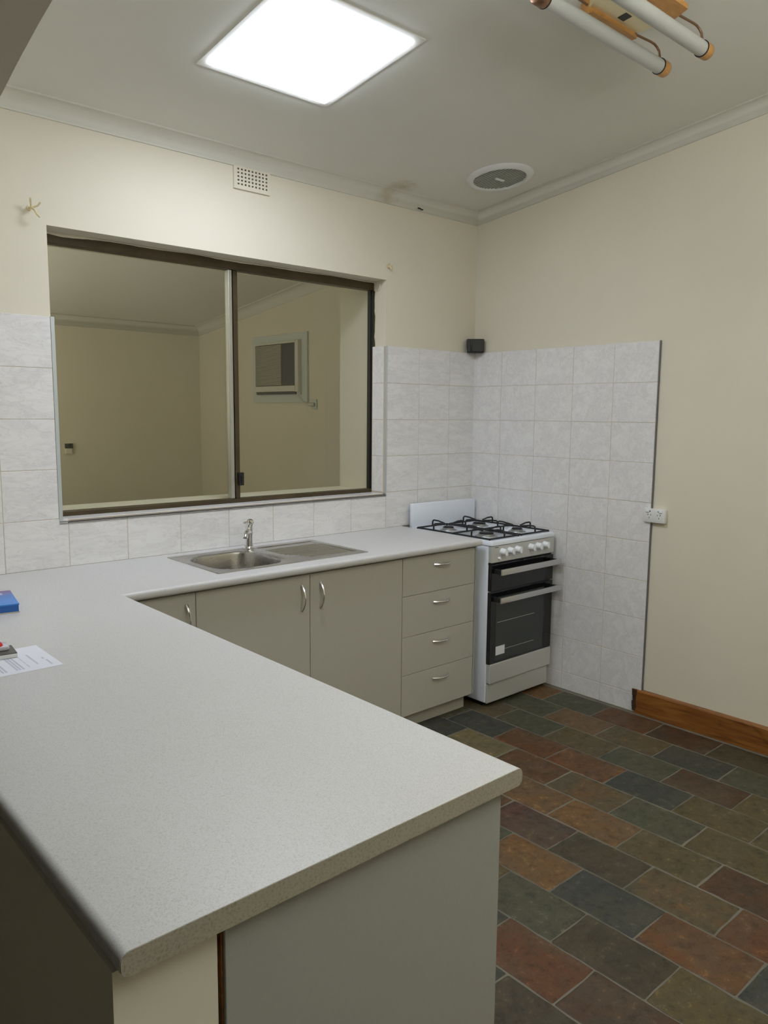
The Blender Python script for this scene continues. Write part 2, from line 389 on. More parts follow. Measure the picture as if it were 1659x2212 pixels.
obj('tile_trim', bm, M['trimalu'], wall_back, label='pale metal edge strip')
bm = B(); box(bm, WX0-.004, WX1+.003, -.0130, -.0, WZ0-.005, WZ0-.0025); box(bm, WX0-.004, WX1+.003, -.0130, 0, WZ0+.003, WZ0+.0055)
obj('tile_trim', bm, M['trimdark'], wall_back)
bm = B(); box(bm, WX1-.002, WX1+.003, -.0125, 0, WZ0-.004, 1.9); obj('tile_trim', bm, M['trimalu'], wall_back)

# ------------------------------------------------------------------ slate floor
rows = [-.035, -.235, -.435, -.63, -.825, -1.025, -1.22, -1.415, -1.61, -1.805, -2.0, -2.2, -2.4, -2.595]
cols = {0: {-2: 'O', -1: 'G', 0: 'R', 1: 'DR', 2: 'DG', 3: 'M'}, 1: {-2: 'G', -1: 'G', 0: 'O', 1: 'OM', 2: 'D', 3: 'G'},
        2: {-2: 'OM', -1: 'G', 0: 'M', 1: 'G', 2: 'DR', 3: 'M'}, 3: {-2: 'G', -1: 'D', 0: 'R', 1: 'RO', 2: 'D', 3: 'M', 4: 'M'},
        4: {-2: 'D', -1: 'Y', 0: 'R', 1: 'OM', 2: 'G', 3: 'M', 4: 'DG'}, 5: {-1: 'OM', 0: 'G', 1: 'O', 2: 'O', 3: 'M', 4: 'DR'},
        6: {0: 'R', 1: 'P', 2: 'DG', 3: 'OM', 4: 'R'}, 7: {1: 'G', 2: 'O', 3: 'D', 4: 'RO', 5: 'D'}, 8: {2: 'G', 3: 'DG', 4: 'M'},
        9: {2: 'D', 3: 'R', 4: 'DR'}, 10: {3: 'DG', 4: 'D'}}
def slate_mesh(w, h, colr):
    bm = B(); per = []; j = lambda: random.gauss(0, .0011)
    n1, n2 = 5, 7; cr = .0035
    for k in range(n1): per.append((-w/2+cr+(w-2*cr)*k/(n1-1), -h/2+j()))
    for k in range(n2): per.append((w/2+j(), -h/2+cr+(h-2*cr)*k/(n2-1)))
    for k in range(n1): per.append((w/2-cr-(w-2*cr)*k/(n1-1), h/2+j()))
    for k in range(n2): per.append((-w/2+j(), h/2-cr-(h-2*cr)*k/(n2-1)))
    lo = [bm.verts.new((x, y, -.008)) for x, y in per]; mi = [bm.verts.new((x, y, -.0012)) for x, y in per]
    hi = [bm.verts.new((x*(1-.003/w*2), y*(1-.003/h*2), random.uniform(-.0004, .0004))) for x, y in per]
    n = len(per)
    for a, b in ((lo, mi), (mi, hi)):
        for k in range(n): bm.faces.new((a[k], a[(k+1) % n], b[(k+1) % n], b[k]))
    bm.faces.new(hi)
    return mesh_of('slate_tile', bm, M['s'+colr])
keys = list(SC)
_sm = {}
for i in range(len(rows)-1):
    ph = -1.06 if i % 2 == 0 else -.91
    for k_ in range(-4, 11):
        y1 = ph-.303*k_; y0 = y1-.303
        if y1 > .3: continue
        y1 = min(y1, -.002)
        if y1-y0 < .02: continue
        c_ = cols.get(i, {}).get(k_) or random.choice(keys)
        w_, h_ = rows[i]-rows[i+1]-.0055, y1-y0-.0055
        kk = (c_, round(w_, 3), round(h_, 3), random.randint(0, 1))
        if kk not in _sm: _sm[kk] = slate_mesh(w_, h_, c_)
        o = inst('slate_tile', _sm[kk], floor, ((rows[i]+rows[i+1])/2, (y0+y1)/2, random.uniform(-.0006, .0006)),
                 (random.uniform(-.003, .003), random.uniform(-.003, .003), random.uniform(-.004, .004)))
bm = B(); box(bm, -.0335, 0, -5.6, 0, -.008, -.002); obj('border_grout', bm, M['floorgrout'], floor)

# baseboard on the right wall, its near end broken and stained
bm = B()
prof = [(0, 0), (-.020, 0), (-.020, .118), (-.016, .126), (0, .128)]
prism(bm, prof, 'y', -5.6, -1.180)
for v in bm.verts:
    if v.co.y > -1.3: v.co.y = -1.222+(.044 if v.co.x < -.015 else 0)+(.006 if v.co.z > .1 else -.004)
skirt = struct('baseboard_right', bm, M['timber'], 'varnished orange-brown timber skirting board along the right wall', 'skirting')
bm = B()
for k_ in range(7):
    z_ = .012+.016*k_; box(bm, -.0206, -.013, -1.192+random.uniform(-.004, .004), -1.171+random.uniform(-.003, .005), z_, z_+.018)
obj('splintered_end', bm, M['sDR'], skirt, label='dark splintered board end')

# ------------------------------------------------------------------ window
wloc = (-1.6, .12, WZ0)
win = bpy.data.objects.new('window_1', None); win.location = wloc; COL.objects.link(win)
win['kind'] = 'structure'; win['label'] = 'wide sliding internal window with dark bronze frame above the sink'; win['category'] = 'window'
fy0, fy1 = .10, .15
bm = B()
box(bm, WX0, WX1, fy0, fy1, WZ1-.045, WZ1, .002, 1); box(bm, WX0, WX1, fy0, fy1, WZ0+.008, WZ0+.030, .002, 1)
box(bm, WX0, WX0+.03, fy0, fy1, WZ0+.030, WZ1-.045); 
obj('window_frame', bm, M['bronze'], win)
bm = B(); box(bm, WX1-.010, WX1, fy0, fy0+.045, WZ0+.030, WZ1-.045, .002, 2); box(bm, WX1-.015, WX1-.010, fy0+.012, fy0+.034, WZ0+.030, WZ1-.045)
obj('window_frame', bm, M['black'], win, label='dark right jamb of the frame')
bm = B(); box(bm, -1.602, -1.578, fy0+.002, fy1-.006, WZ0+.030, WZ1-.045, .002, 1); obj('mullion', bm, M['bronze'], win)
bm = B(); box(bm, -1.627, -1.605, fy0+.006, fy1-.01, WZ0+.030, WZ1-.045, .003, 2)
obj('sash_stile', bm, M['alu'], win, label='silver stile of the sliding sash')
bm = B(); box(bm, WX0+.03, -1.627, .131, .135, WZ0+.031, WZ1-.046); obj('pane', bm, M['glass'], win)
bm = B(); box(bm, -1.578, WX1-.012, .119, .123, WZ0+.031, WZ1-.046); obj('pane', bm, M['glass'], win)
bm = B(); box(bm, -1.594, -1.567, .082, .102, 1.178, 1.242, .004, 2); box(bm, -1.586, -1.574, .076, .084, 1.19, 1.228, .003, 2)
obj('latch', bm, M['black'], win, label='small black window latch')
bm = B(); box(bm, WX0, WX1, fy1, WT+.004, WZ0, 1.104, .002, 1); obj('inner_sill', bm, M['wall'], win)
# ragged plaster lip along the head of the frame
bm = B(); n = 90; ra, rb = [], []
for k_ in range(n+1):
    x = WX0+(WX1-WX0)*k_/n; a = max(0, 1-k_/n*1.1)
    d_ = .004+.006*(math.sin(k_*.31)+math.sin(k_*.13+1)+1.3)*(.35+.65*a)*random.uniform(.75, 1.2)*.55
    ra.append([bm.verts.new((x, fy0-.0015, WZ1+.001)), bm.verts.new((x, fy0-.0045, WZ1-d_*.6)), bm.verts.new((x, fy0-.001, WZ1-d_)), bm.verts.new((x, fy0+.001, WZ1-d_)), bm.verts.new((x, fy0+.001, WZ1+.001))])
for a, b in zip(ra, ra[1:]):
    for q in range(5): bm.faces.new((a[q], a[(q+1) % 5], b[(q+1) % 5], b[q]))
bm.faces.new(ra[0]); bm.faces.new(ra[-1][::-1])
obj('plaster_lip', bm, M['plasterbead'], win, smooth=60)
# worn brown edge where paint has come away from the right jamb
bm = B(); ra = []
for k_ in range(41):
    z = WZ0+.04+(WZ1-.09-WZ0)*k_/40; d_ = .002+random.uniform(0, .006)*(1.4 if k_ > 20 else .4)
    ra.append([bm.verts.new((WX1-.0005, fy0-d_-.002, z)), bm.verts.new((WX1-.0042, fy0-d_-.002, z)), bm.verts.new((WX1-.0048, fy0+.002, z)), bm.verts.new((WX1-.0005, fy0+.002, z))])
for a, b in zip(ra, ra[1:]):
    for q in range(4): bm.faces.new((a[q], a[(q+1) % 4], b[(q+1) % 4], b[q]))
bm.faces.new(ra[0]); bm.faces.new(ra[-1][::-1])
obj('worn_edge', bm, M['bronze'], win)

# ------------------------------------------------------------------ worktop (one L-shaped piece with a sink cut-out)
xs = [-3.243, -3.1, -2.490, -2.045, -1.310, -.600]; ys = [-.008, -.105, -.515, -.6225, -.955, -2.372]
bm = B(); vv = {}
def gv(i, j):
    if (i, j) not in vv: vv[i, j] = bm.verts.new((xs[i], ys[j], .9))
    return vv[i, j]
for i in range(5):
    for j in range(5):
        if i == 3 and j == 1: continue
        if i >= 2 and j >= 3: continue
        if i == 0 and j < 4: continue
        bm.faces.new((gv(i, j), gv(i+1, j), gv(i+1, j+1), gv(i, j+1)))
ex = bmesh.ops.extrude_face_region(bm, geom=bm.faces[:])
vlo = [g for g in ex['geom'] if isinstance(g, bmesh.types.BMVert)]
bmesh.ops.translate(bm, verts=vlo, vec=(0, 0, -.0335))
bmesh.ops.recalc_face_normals(bm, faces=bm.faces[:])
def on(e, f): return all(f(v.co) for v in e.verts)
be = []
for e in bm.edges:
    a, b = e.verts
    if abs(a.co.z-b.co.z) > .01: continue
    if on(e, lambda c: abs(c.y+.6225) < 1e-4 and c.x >= -2.4901) or on(e, lambda c: abs(c.x+2.49) < 1e-4 and c.y <= -.6224) or on(e, lambda c: abs(c.x+3.243) < 1e-4):
        be.append(e)
bmesh.ops.bevel(bm, geom=be, offset=.0125, segments=5, profile=.5, affect='EDGES')
bench = obj('worktop', bm, M['bench'], at=(-2.49, -.6225, .8665), smooth=35)
tag(bench, 'continuous L-shaped speckled off-white laminate worktop from stove round to peninsula', 'worktop')
# flat edging strip glued on the cut end of the peninsula
def roundprof(x0, x1, z0, z1, r, n=5):
    p = []
    for cx, cz_, s in ((x1-r, z1-r, 0), (x0+r, z1-r, 1), (x0+r, z0+r, 2), (x1-r, z0+r, 3)):
        for k in range(n+1): t = (s+k/n)*PI/2; p.append((cx+r*math.cos(t), cz_+r*math.sin(t)))
    return p
bm = B(); prism(bm, roundprof(-3.2425, -2.4905, .8667, .8995, .0122), 'y', -2.3732, -2.3718)
obj('end_edging', bm, M['edging'], bench, label='speckled darker edging strip on the peninsula end')

# ------------------------------------------------------------------ handles, cabinets
def bow(bm, p0, p1, out, n=14, r=.0042):
    p0, p1, out = Vector(p0), Vector(p1), Vector(out)
    pts, rs = [], []
    for k in range(n+1):
        t = k/n; s = math.sin(PI*t)
        pts.append(p0.lerp(p1, t)+out*(s**.8)*1.0+out*.02); rs.append(r*(1.0+.7*(1-s)))
    tube(bm, pts, rs, 8)
def door(parent, x0, x1, y, z0, z1, handle=None, name='door'):
    bm = B(); box(bm, x0+.0012, x1-.0012, y, y+.016, z0, z1, .0012, 1)
    d = obj(name, bm, M['cabinet'], parent)
    if handle:
        hb = B(); bow(hb, *handle, (0, -.026, 0)); obj('handle', hb, M['chrome'], d, smooth=True, label='chrome bow handle')
    return d
CF = -.590   # face of doors
def carcass(parent, x0, x1, y0=-.573, y1=-.015, z0=.087, z1=.866, kick=True):
    bm = B(); t = .016
    box(bm, x0, x0+t, y0, y1, z0, z1); box(bm, x1-t, x1, y0, y1, z0, z1); box(bm, x0+t, x1-t, y0, y1, z0, z0+t)
    box(bm, x0+t, x1-t, y1-t, y1, z0+t, z1); box(bm, x0+t, x1-t, y0, y0+.06, z1-.018, z1)
    obj('carcass', bm, M['cabinet'], parent)
    if kick:
        bm = B(); box(bm, x0, x1, y0+.02, y0+.036, .001, z0); obj('kickboard', bm, M['kick'], parent)
c1 = thing('cabinet', (-2.35, -.3, 0), 'corner base cabinet, mostly hidden behind the peninsula, one upright bow handle showing', 'cabinet')
carcass(c1, -2.515, -2.1985)
door(c1, -2.500, -2.197, CF, .087, .857, ((-2.236, CF, .813), (-2.236, CF, .705)))
c2 = thing('cabinet', (-1.66, -.3, 0), 'two-door base cabinet under the sink with paired upright bow handles', 'cabinet')
carcass(c2, -2.1965, -1.1265)
door(c2, -2.197, -1.663, CF, .087, .857, ((-1.706, CF, .813), (-1.706, CF, .705)))
door(c2, -1.663, -1.1255, CF, .087, .857, ((-1.608, CF, .813), (-1.608, CF, .705)))
c3 = thing('cabinet', (-.86, -.3, 0), 'four-drawer base cabinet between sink cabinet and stove', 'cabinet')
carcass(c3, -1.1245, -.606, kick=False)
bm = B(); box(bm, -1.1245, -.640, -.553, -.537, .001, .087); obj('kickboard', bm, M['kick'], c3)
for z0, z1 in ((.672, .857), (.472, .670), (.283, .470), (.077, .281)):
    zh = z1-.052
    door(c3, -1.1250, -.618, CF, z0, z1, ((-.915, CF, zh), (-.803, CF, zh)), 'drawer')
bm = B(); box(bm, -.6170, -.6060, CF, -.573, .077, .866); obj('side_panel', bm, M['endpanel'], c3)
c4 = thing('cabinet', (-2.8, -1.5, 0), 'long peninsula cabinet with a plain pale end panel facing the viewer', 'cabinet')
bm = B(); box(bm, -3.085, -2.545, -2.335, -.605, .087, .866); obj('carcass', bm, M['cabinet'], c4)
bm = B(); box(bm, -3.0945, -2.528, -2.356, -2.337, .001, .866, .001, 1); obj('end_panel', bm, M['endpanel'], c4)
bm = B(); box(bm, -3.0975, -3.0945, -2.350, -2.337, .001, .866); obj('edge_strip', bm, M['timber'], c4, label='brown strip in the dark gap beside the end panel')
bm = B(); box(bm, -2.60, -2.585, -2.335, -.605, .001, .087); obj('kickboard', bm, M['kick'], c4)
ye = [-2.333, -1.76, -1.19, -.625]
for k_ in range(3):
    bm = B(); box(bm, -2.545, -2.529, ye[k_]+.001, ye[k_+1]-.001, .087, .857, .001, 1); d_ = obj('door', bm, M['cabinet'], c4)
    yh = ye[k_+1]-.045 if k_ != 1 else ye[k_]+.045
    hb = B(); bow(hb, (-2.529, yh, .813), (-2.529, yh, .705), (.026, 0, 0)); obj('handle', hb, M['chrome'], d_, smooth=True)

# ------------------------------------------------------------------ sink and tap
sk = thing('sink', (-1.68, -.31, .9), 'stainless steel single-bowl sink with ribbed drainer to its right', 'sink')
def rrect(x0, x1, y0, y1, r, n=8):
    p = []
    for cx, cy, s in ((x1-r, y1-r, 0), (x0+r, y1-r, 1), (x0+r, y0+r, 2), (x1-r, y0+r, 3)):
        for k in range(n+1): t = (s+k/n)*PI/2; p.append((cx+r*math.cos(t), cy+r*math.sin(t)))
    return p
def loft(bm, rings, capend=True):
    R = [[bm.verts.new(p) for p in r] for r in rings]
    for a, b in zip(R, R[1:]):
        n = len(a)
        for k in range(n): bm.faces.new((a[k], a[(k+1) % n], b[(k+1) % n], b[k]))
    if capend: bm.faces.new(R[-1])
    return R
SX0, SX1, SY0, SY1, DX = -2.066, -1.292, -.533, -.088, -1.668
zt = .9035
bm = B()
inner = rrect(-2.028, -1.700, -.498, -.152, .10)
cxm, cym = -1.864, -.325
def onrect(x, y, x0, x1, y0, y1):
    dx, dy = x-cxm, y-cym; t = 1e9
    if dx > 1e-9: t = min(t, (x1-cxm)/dx)
    if dx < -1e-9: t = min(t, (x0-cxm)/dx)
    if dy > 1e-9: t = min(t, (y1-cym)/dy)
    if dy < -1e-9: t = min(t, (y0-cym)/dy)
    return (cxm+dx*t, cym+dy*t)
outer = [onrect(x, y, SX0, DX, SY0, SY1) for x, y in inner]
# snap nearest outer points to the exact corners
for cxr, cyr in ((SX0, SY0), (SX0, SY1), (DX, SY0), (DX, SY1)):
    q = min(range(len(outer)), key=lambda i: (outer[i][0]-cxr)**2+(outer[i][1]-cyr)**2); outer[q] = (cxr, cyr)
def sc(s, dz, p=inner): return [((x-cxm)*s+cxm, (y-cym)*s+cym, dz) for x, y in p]
loft(bm, [[(x, y, .9002) for x, y in outer], [(x+(.002 if x < SX0+.001 else 0), y+(.002 if y < SY0+.001 else -.002 if y > SY1-.001 else 0), zt) for x, y in outer],
          sc(1.03, zt-.0006), sc(1.0, zt-.004), sc(.985, zt-.012), sc(.965, .80), sc(.93, .765), sc(.80, .752), sc(.25, .747)])
obj('bowl', bm, M['steel'], sk, smooth=35)
bm = B()
d0 = [(DX, SY0), (SX1, SY0), (SX1, SY1), (DX, SY1)]
i0 = [(-1.640, SY0+.045), (SX1-.03, SY0+.045), (SX1-.03, SY1-.04), (-1.640, SY1-.04)]
i1 = [(-1.634, SY0+.051), (SX1-.036, SY0+.051), (SX1-.036, SY1-.046), (-1.634, SY1-.046)]
loft(bm, [[(x, y, .9002) for x, y in d0], [(x, y, zt) for x, y in d0], [(x, y, zt) for x, y in i0], [(x, y, zt-.0035) for x, y in i1]])
obj('drainer', bm, M['steel'], sk)
for k_ in range(12):
    y = SY0+.085+k_*.0225; x0 = -1.63+max(0, (6-k_))*.012
    bm = B(); tube(bm, [(x0, y, zt-.0050), (x0+.012, y, zt-.0040), (SX1-.062, y, zt-.0040), (SX1-.05, y, zt-.0050)], .0036, 10); obj('drainer_rib', bm, M['steel'], sk, smooth=True)
bm = B(); lathe(bm, [(.0, .7535), (.03, .7535), (.04, .7525), (.042, .7500), (.042, .748)], (0, 0, 0), 24); 
bmesh.ops.translate(bm, verts=bm.verts[:], vec=(cxm, cym, 0)); obj('drain_waste', bm, M['chrome'], sk, smooth=True)
bm = B()
box(bm, SX0+.025, SX0+.16, SY1-.030, SY1-.02, zt-.0002, zt+.0006, 0); obj('pressed_ridge', bm, M['steel'], sk)
tp = thing('tap', (-1.677, -.128, zt), 'chrome single-lever mixer tap standing behind the sink bowl', 'tap')
bm = B(); lathe(bm, [(0, 0), (.027, 0), (.027, .005), (.021, .010), (.020, .014)], tp.location, 24); obj('base_collar', bm, M['chrome'], tp, smooth=True)
T = Vector(tp.location)
bm = B(); tube(bm, [T+Vector((0, 0, .004)), T+Vector((0, -.001, .05)), T+Vector((0, -.004, .09)), T+Vector((0, -.006, .118))], [.0180, .0172, .0172, .0180], 20); obj('body', bm, M['chrome'], tp, smooth=True)
bm = B(); tube(bm, [T+Vector((-.002, -.008, .080)), T+Vector((-.026, -.036, .088)), T+Vector((-.052, -.066, .088)), T+Vector((-.066, -.082, .080)), T+Vector((-.070, -.087, .068))], [.0135, .0120, .0115, .0118, .0115], 16); obj('spout', bm, M['chrome'], tp, smooth=True)
bm = B(); tube(bm, [T+Vector((.002, -.010, .117)), T+Vector((.002, -.011, .128)), T+Vector((.002, -.012, .137)), T+Vector((.002, -.012, .141))], [.0170, .0175, .014, .006], 20); obj('lever_cap', bm, M['chrome'], tp, smooth=True)
bm = B(); tube(bm, [T+Vector((0, -.012, .131)), T+Vector((-.022, -.016, .128)), T+Vector((-.038, -.018, .126))], [.006, .0045, .0055], 10); obj('lever', bm, M['chrome'], tp, smooth=True)

# ------------------------------------------------------------------ stove
SV = thing('stove', (-.30, -.33, 0), 'white freestanding gas stove with black doors in the room corner', 'stove')
x0, x1, yf, yb = -.563, -.036, -.634, -.034
bm = B(); box(bm, x0, x1, yf, yb, .022, .868, .008, 3); obj('body', bm, M['enamel'], SV, smooth=40)
bm = B(); box(bm, x0+.015, x1-.015, yf+.03, yb-.02, 0, .022); obj('plinth', bm, M['black'], SV)
# hob tray with raised rim
bm = B(); A = rrect(x0-.003, x1+.003, yf-.024, yb+.002, .012, 4)
def ins(p, d): 
    cx, cy = (x0+x1)/2, (yf-.024+yb)/2; hx, hy = (x1-x0)/2, (yb-yf+.026)/2
    return [((x-cx)*(1-d/hx)+cx, (y-cy)*(1-d/hy)+cy) for x, y in p]
loft(bm, [[(x, y, .866) for x, y in A], [(x, y, .880) for x, y in A], [(x, y, .888) for x, y in ins(A, .004)], [(x, y, .8905) for x, y in ins(A, .012)],
          [(x, y, .8905) for x, y in ins(A, .030)], [(x, y, .886) for x, y in ins(A, .040)]])
obj('hob_tray', bm, M['enamel'], SV, smooth=40)
bm = B(); box(bm, x0+.004, x1+.006, -.062, -.036, .888, 1.027, .006, 2); obj('splashback', bm, M['enamel'], SV, smooth=40)
fx0, fx1, fy = x0+.001, x1-.001, -.656
bm = B(); box(bm, fx0, fx1, fy, yf+.002, .776, .863, .003, 2); cp = obj('control_panel', bm, M['enamelgrey'], SV)
for kx in (-.483, -.423, -.362, -.248, -.186, -.124):
    bm = B(); lathe(bm, [(0, .030), (.0135, .030), (.0165, .026), (.0175, .004), (.0195, 0), (0, 0)], (kx, fy, .829), 20, '-y')
    bmesh.ops.translate(bm, verts=box(bm, -.0045, .0045, -.0365, -.026, -.0165, .0165, .0), vec=(kx, fy, .829)); obj('knob', bm, M['whitebright'], cp, smooth=40)
bm = B(); lathe(bm, [(0, .012), (.006, .012), (.008, .009), (.008, 0), (0, 0)], (-.508, fy, .797), 16, '-y'); obj('ignition_button', bm, M['whitebright'], cp, smooth=40)
bm = B()
for k_ in range(6): box(bm, -.540+k_*.0048, -.5368+k_*.0048, fy-.0005, fy, .8535, .8575)
for kx in (-.483, -.423, -.362, -.248, -.186, -.124): box(bm, kx-.004, kx+.004, fy-.0004, fy, .802, .8035)
obj('printed_mark', bm, M['black'], cp)['kind'] = 'stuff'
bm = B(); box(bm, fx0, fx1, yf-.006, yf+.002, .764, .776); obj('vent_gap', bm, M['black'], SV)
def bar_handle(par, z):
    bm = B(); box(bm, x0+.018, x1-.0, -.712, -.702, z-.0155, z+.0155, .003, 2); obj('handle', bm, M['satin'], par, smooth=40, label='satin metal bar handle')
    for a, b in ((x0+.019, x0+.037), (x1-.030, x1-.010)):
        bm = B(); box(bm, a, b, -.7025, fy, z-.0135, z+.0115, .002, 1); obj('handle_bracket', bm, M['black'], par)
bm = B(); box(bm, fx0, fx1, fy, yf+.002, .626, .766, .002, 1); gd = obj('grill_door', bm, M['blackglass'], SV); bar_handle(gd, .733)
bm = B(); box(bm, fx0, fx1, fy, yf+.002, .236, .619, .002, 1); od = obj('oven_door', bm, M['blackglass'], SV); bar_handle(od, .5855)
bm = B(); box(bm, -.519, -.115, fy-.0008, fy+.001, .250, .592); obj('oven_window', bm, M['ovenglass'], od)
bm = B()
for z_ in (.456, .303): box(bm, -.508, -.195, fy-.0012, fy-.0006, z_-.0008, z_+.0008)
obj('oven_shelf', bm, M['enamelgrey'], od)
bm = B(); box(bm, -.514, -.442, fy-.0016, fy-.0006, .279, .326); obj('sticker', bm, M['paper'], od, label='pale square sticker on the oven glass')
bm = B(); box(bm, fx0+.002, fx1, fy-.003, yf+.002, .131, .236, .004, 2); obj('door_panel', bm, M['enamelgrey'], od)
bm = B(); box(bm, fx0+.003, fx1-.008, fy+.012, yf+.002, .022, .125, .003, 2); obj('bottom_drawer', bm, M['enamelgrey'], SV)
# burners and pan supports
hz = .886
for bx, by, br in ((-.43, -.50, .048), (-.17, -.50, .036), (-.43, -.22, .036), (-.17, -.22, .044)):
    bm = B(); lathe(bm, [(0, 0), (br+.012, 0), (br+.010, .004), (br*.95, .006), (br*.92, .014), (0, .014)], (bx, by, hz), 28); b_o = obj('burner', bm, M['burner'], SV, smooth=40)
    bm = B(); lathe(bm, [(0, .014), (br*.80, .014), (br*.82, .019), (br*.7, .022), (0, .0225)], (bx, by, hz), 28); obj('burner_cap', bm, M['iron'], b_o, smooth=40)
for cx in (-.43, -.17):
    bm = B(); hx = .118; ya, yb_ = -.625, -.095; zf = hz+.010
    for p, q in (((cx-hx, ya), (cx+hx, ya)), ((cx+hx, ya), (cx+hx, yb_)), ((cx+hx, yb_), (cx-hx, yb_)), ((cx-hx, yb_), (cx-hx, ya)), ((cx-hx, -.36), (cx+hx, -.36))):
        tube(bm, [(*p, zf), (*q, zf)], .0048, 8)
    for by in (-.50, -.22):
        for sx_, sy_ in ((1, 0), (-1, 0), (0, 1), (0, -1)):
            ed = hx if sx_ else (abs(by-(-.36)) if (by < -.36) == (sy_ > 0) else (abs(by-ya) if sy_ < 0 else abs(yb_-by)))
            ox, oy = cx+sx_*ed, by+sy_*ed
            g = lambda d_, z_: (ox-sx_*d_, oy-sy_*d_, z_)
            tube(bm, [g(0, zf), g(.000, zf+.022), g(.003, zf+.030), g(.010, zf+.034), g(.045, zf+.033), g(ed-.030, zf+.024)], .0047, 8)
    for sx_ in (-1, 1):
        for yy in (ya, yb_): tube(bm, [(cx+sx_*hx, yy, hz-.002), (cx+sx_*hx, yy, zf+.002)], .0055, 8)
    obj('pan_support', bm, M['iron'], SV, smooth=50)

# ------------------------------------------------------------------ skylight
tilt = math.atan(SL)
def onceil(bm, off=0.0):      # put a flat part built around z=0 onto the raked ceiling
    for v in bm.verts: v.co.z += cz(v.co.y)
def ring(bm, X0, X1, Y0, Y1, t, z0, z1):
    box(bm, X0, X1, Y0, Y0+t, z0, z1); box(bm, X0, X1, Y1-t, Y1, z0, z1); box(bm, X0, X0+t, Y0+t, Y1-t, z0, z1); box(bm, X1-t, X1, Y0+t, Y1-t, z0, z1)
kx0, kx1, ky0, ky1 = -2.100, -1.586, -1.098, -.594
sky = thing('skylight', ((kx0+kx1)/2, (ky0+ky1)/2, cz((ky0+ky1)/2)), 'square glowing ceiling light panel above the sink bench', 'ceiling light')
bm = B(); ring(bm, kx0-.034, kx1+.034, ky0-.034, ky1+.034, .034, -.0035, 0); onceil(bm); obj('frame', bm, M['ceiling'], sky)
bm = B(); box(bm, kx0, kx1, ky0, ky1, -.013, -.001, .003, 2); onceil(bm); obj('diffuser', bm, M['lit'], sky)

# ------------------------------------------------------------------ ceiling exhaust vent
cv = thing('exhaust_fan', (-.352, -.462, cz(-.462)), 'round white exhaust fan grille in the ceiling corner above the stove', 'fan')
bm = B(); lathe(bm, [(.134, .0), (.134, -.010), (.140, -.017), (.150, -.018), (.168, -.009), (.172, -.003), (.172, 0)], (0, 0, 0), 64)
bmesh.ops.translate(bm, verts=bm.verts[:], vec=(-.352, -.462, 0)); onceil(bm); obj('rim', bm, M['whiteplastic'], cv, smooth=40)
bm = B(); lathe(bm, [(0, -.0085), (.134, -.0085)], (0, 0, 0), 48); bmesh.ops.translate(bm, verts=bm.verts[:], vec=(-.352, -.462, 0)); onceil(bm)
obj('backing', bm, M['acdark'], cv)
for k_ in range(-7, 8):
    xx = k_*.0175; L2 = math.sqrt(.134**2-xx*xx)
    bm = B(); box(bm, -.352+xx-.0042, -.352+xx+.0042, -.462-L2, -.462+L2, -.0120, -.0095); onceil(bm); obj('slat', bm, M['fanslat'], cv)
bm = B(); box(bm, -.352-.032, -.352+.032, -.470, -.454, -.0175, -.013, .001, 1); onceil(bm); obj('badge', bm, M['whitebright'], cv, label='short white bar across the grille centre')

# ------------------------------------------------------------------ ceiling light with two tubes
LF = thing('light_fitting', (-1.15, -1.65, cz(-1.65)), 'unlit ceiling light fitting with two white tubes and orange end caps', 'light fitting')
def pc(x, y, off): return Vector((x, y, cz(y)-off))
# base: pale brass plate with timber side rails
bm = B(); prism(bm, [(-1.275, -1.606), (-1.035, -1.606), (-1.000, -1.635), (-.990, -1.735), (-1.02, -1.80), (-1.26, -1.80), (-1.30, -1.74), (-1.30, -1.65)], 'z', -.034, 0); onceil(bm); obj('base_plate', bm, M['brass'], LF)
for yA, yB in ((-1.572, -1.590), (-1.800, -1.782)):
    pass
bm = B(); prism(bm, [(-1.262, -1.566), (-1.045, -1.566), (-1.010, -1.600), (-1.005, -1.622), (-1.275, -1.622), (-1.282, -1.600)], 'z', -.050, 0); onceil(bm); obj('side_rail', bm, M['orange'], LF, label='orange timber side rail')
bm = B(); prism(bm, [(-1.27, -1.742), (-1.03, -1.742), (-1.000, -1.757), (-1.02, -1.815), (-1.27, -1.815)], 'z', -.050, -.034); onceil(bm); obj('side_rail', bm, M['orange'], LF)
bm = B(); box(bm, -1.150, -1.115, -1.668, -1.636, -.036, -.033); onceil(bm); obj('cover_plate', bm, M['black'], LF, label='small dark square on the plate')
for ty, xa, xb in ((-1.648, -1.605, -.850), (-1.795, -1.570, -.832)):
    bm = B(); tube(bm, [pc(xa+.03, ty, .120), pc(xb-.03, ty, .120)], .0245, 24); obj('tube', bm, M['tube'], LF, smooth=50, label='white tube')
    for s, xe in ((1, xb), (-1, xa)):
        bm = B(); tube(bm, [pc(xe-s*.044, ty, .120), pc(xe-s*.042, ty, .120), pc(xe-s*.004, ty, .120), pc(xe, ty, .120)], [.0262, .0272, .0265, .022], 24)
        obj('end_cap', bm, M['orange'] if s == 1 else M['copper'], LF, smooth=50)
        bm = B(); bx_ = -1.02 if s == 1 else -1.30
        pts = [pc(bx_, ty+.03, .036), pc(xe-s*.070, ty+.022, .036), pc(xe-s*.048, ty+.020, .038), pc(xe-s*.034, ty+.017, .046), pc(xe-s*.027, ty+.012, .060), pc(xe-s*.026, ty+.006, .096)]
        tube(bm, pts, .0042, 10); obj('rod', bm, M['copper'], LF, smooth=50)
        bm = B(); tube(bm, [pc(xe-s*.046, ty, .120), pc(xe-s*.043, ty, .120)], .0278, 24); obj('cap_ring', bm, M['black'], LF, smooth=50)
bm = B(); lathe(bm, [(0, -.006), (.006, 0), (0, .006)], pc(-1.275, -1.600, .045), 10); obj('screw_cap', bm, M['chrome'], LF, smooth=True)

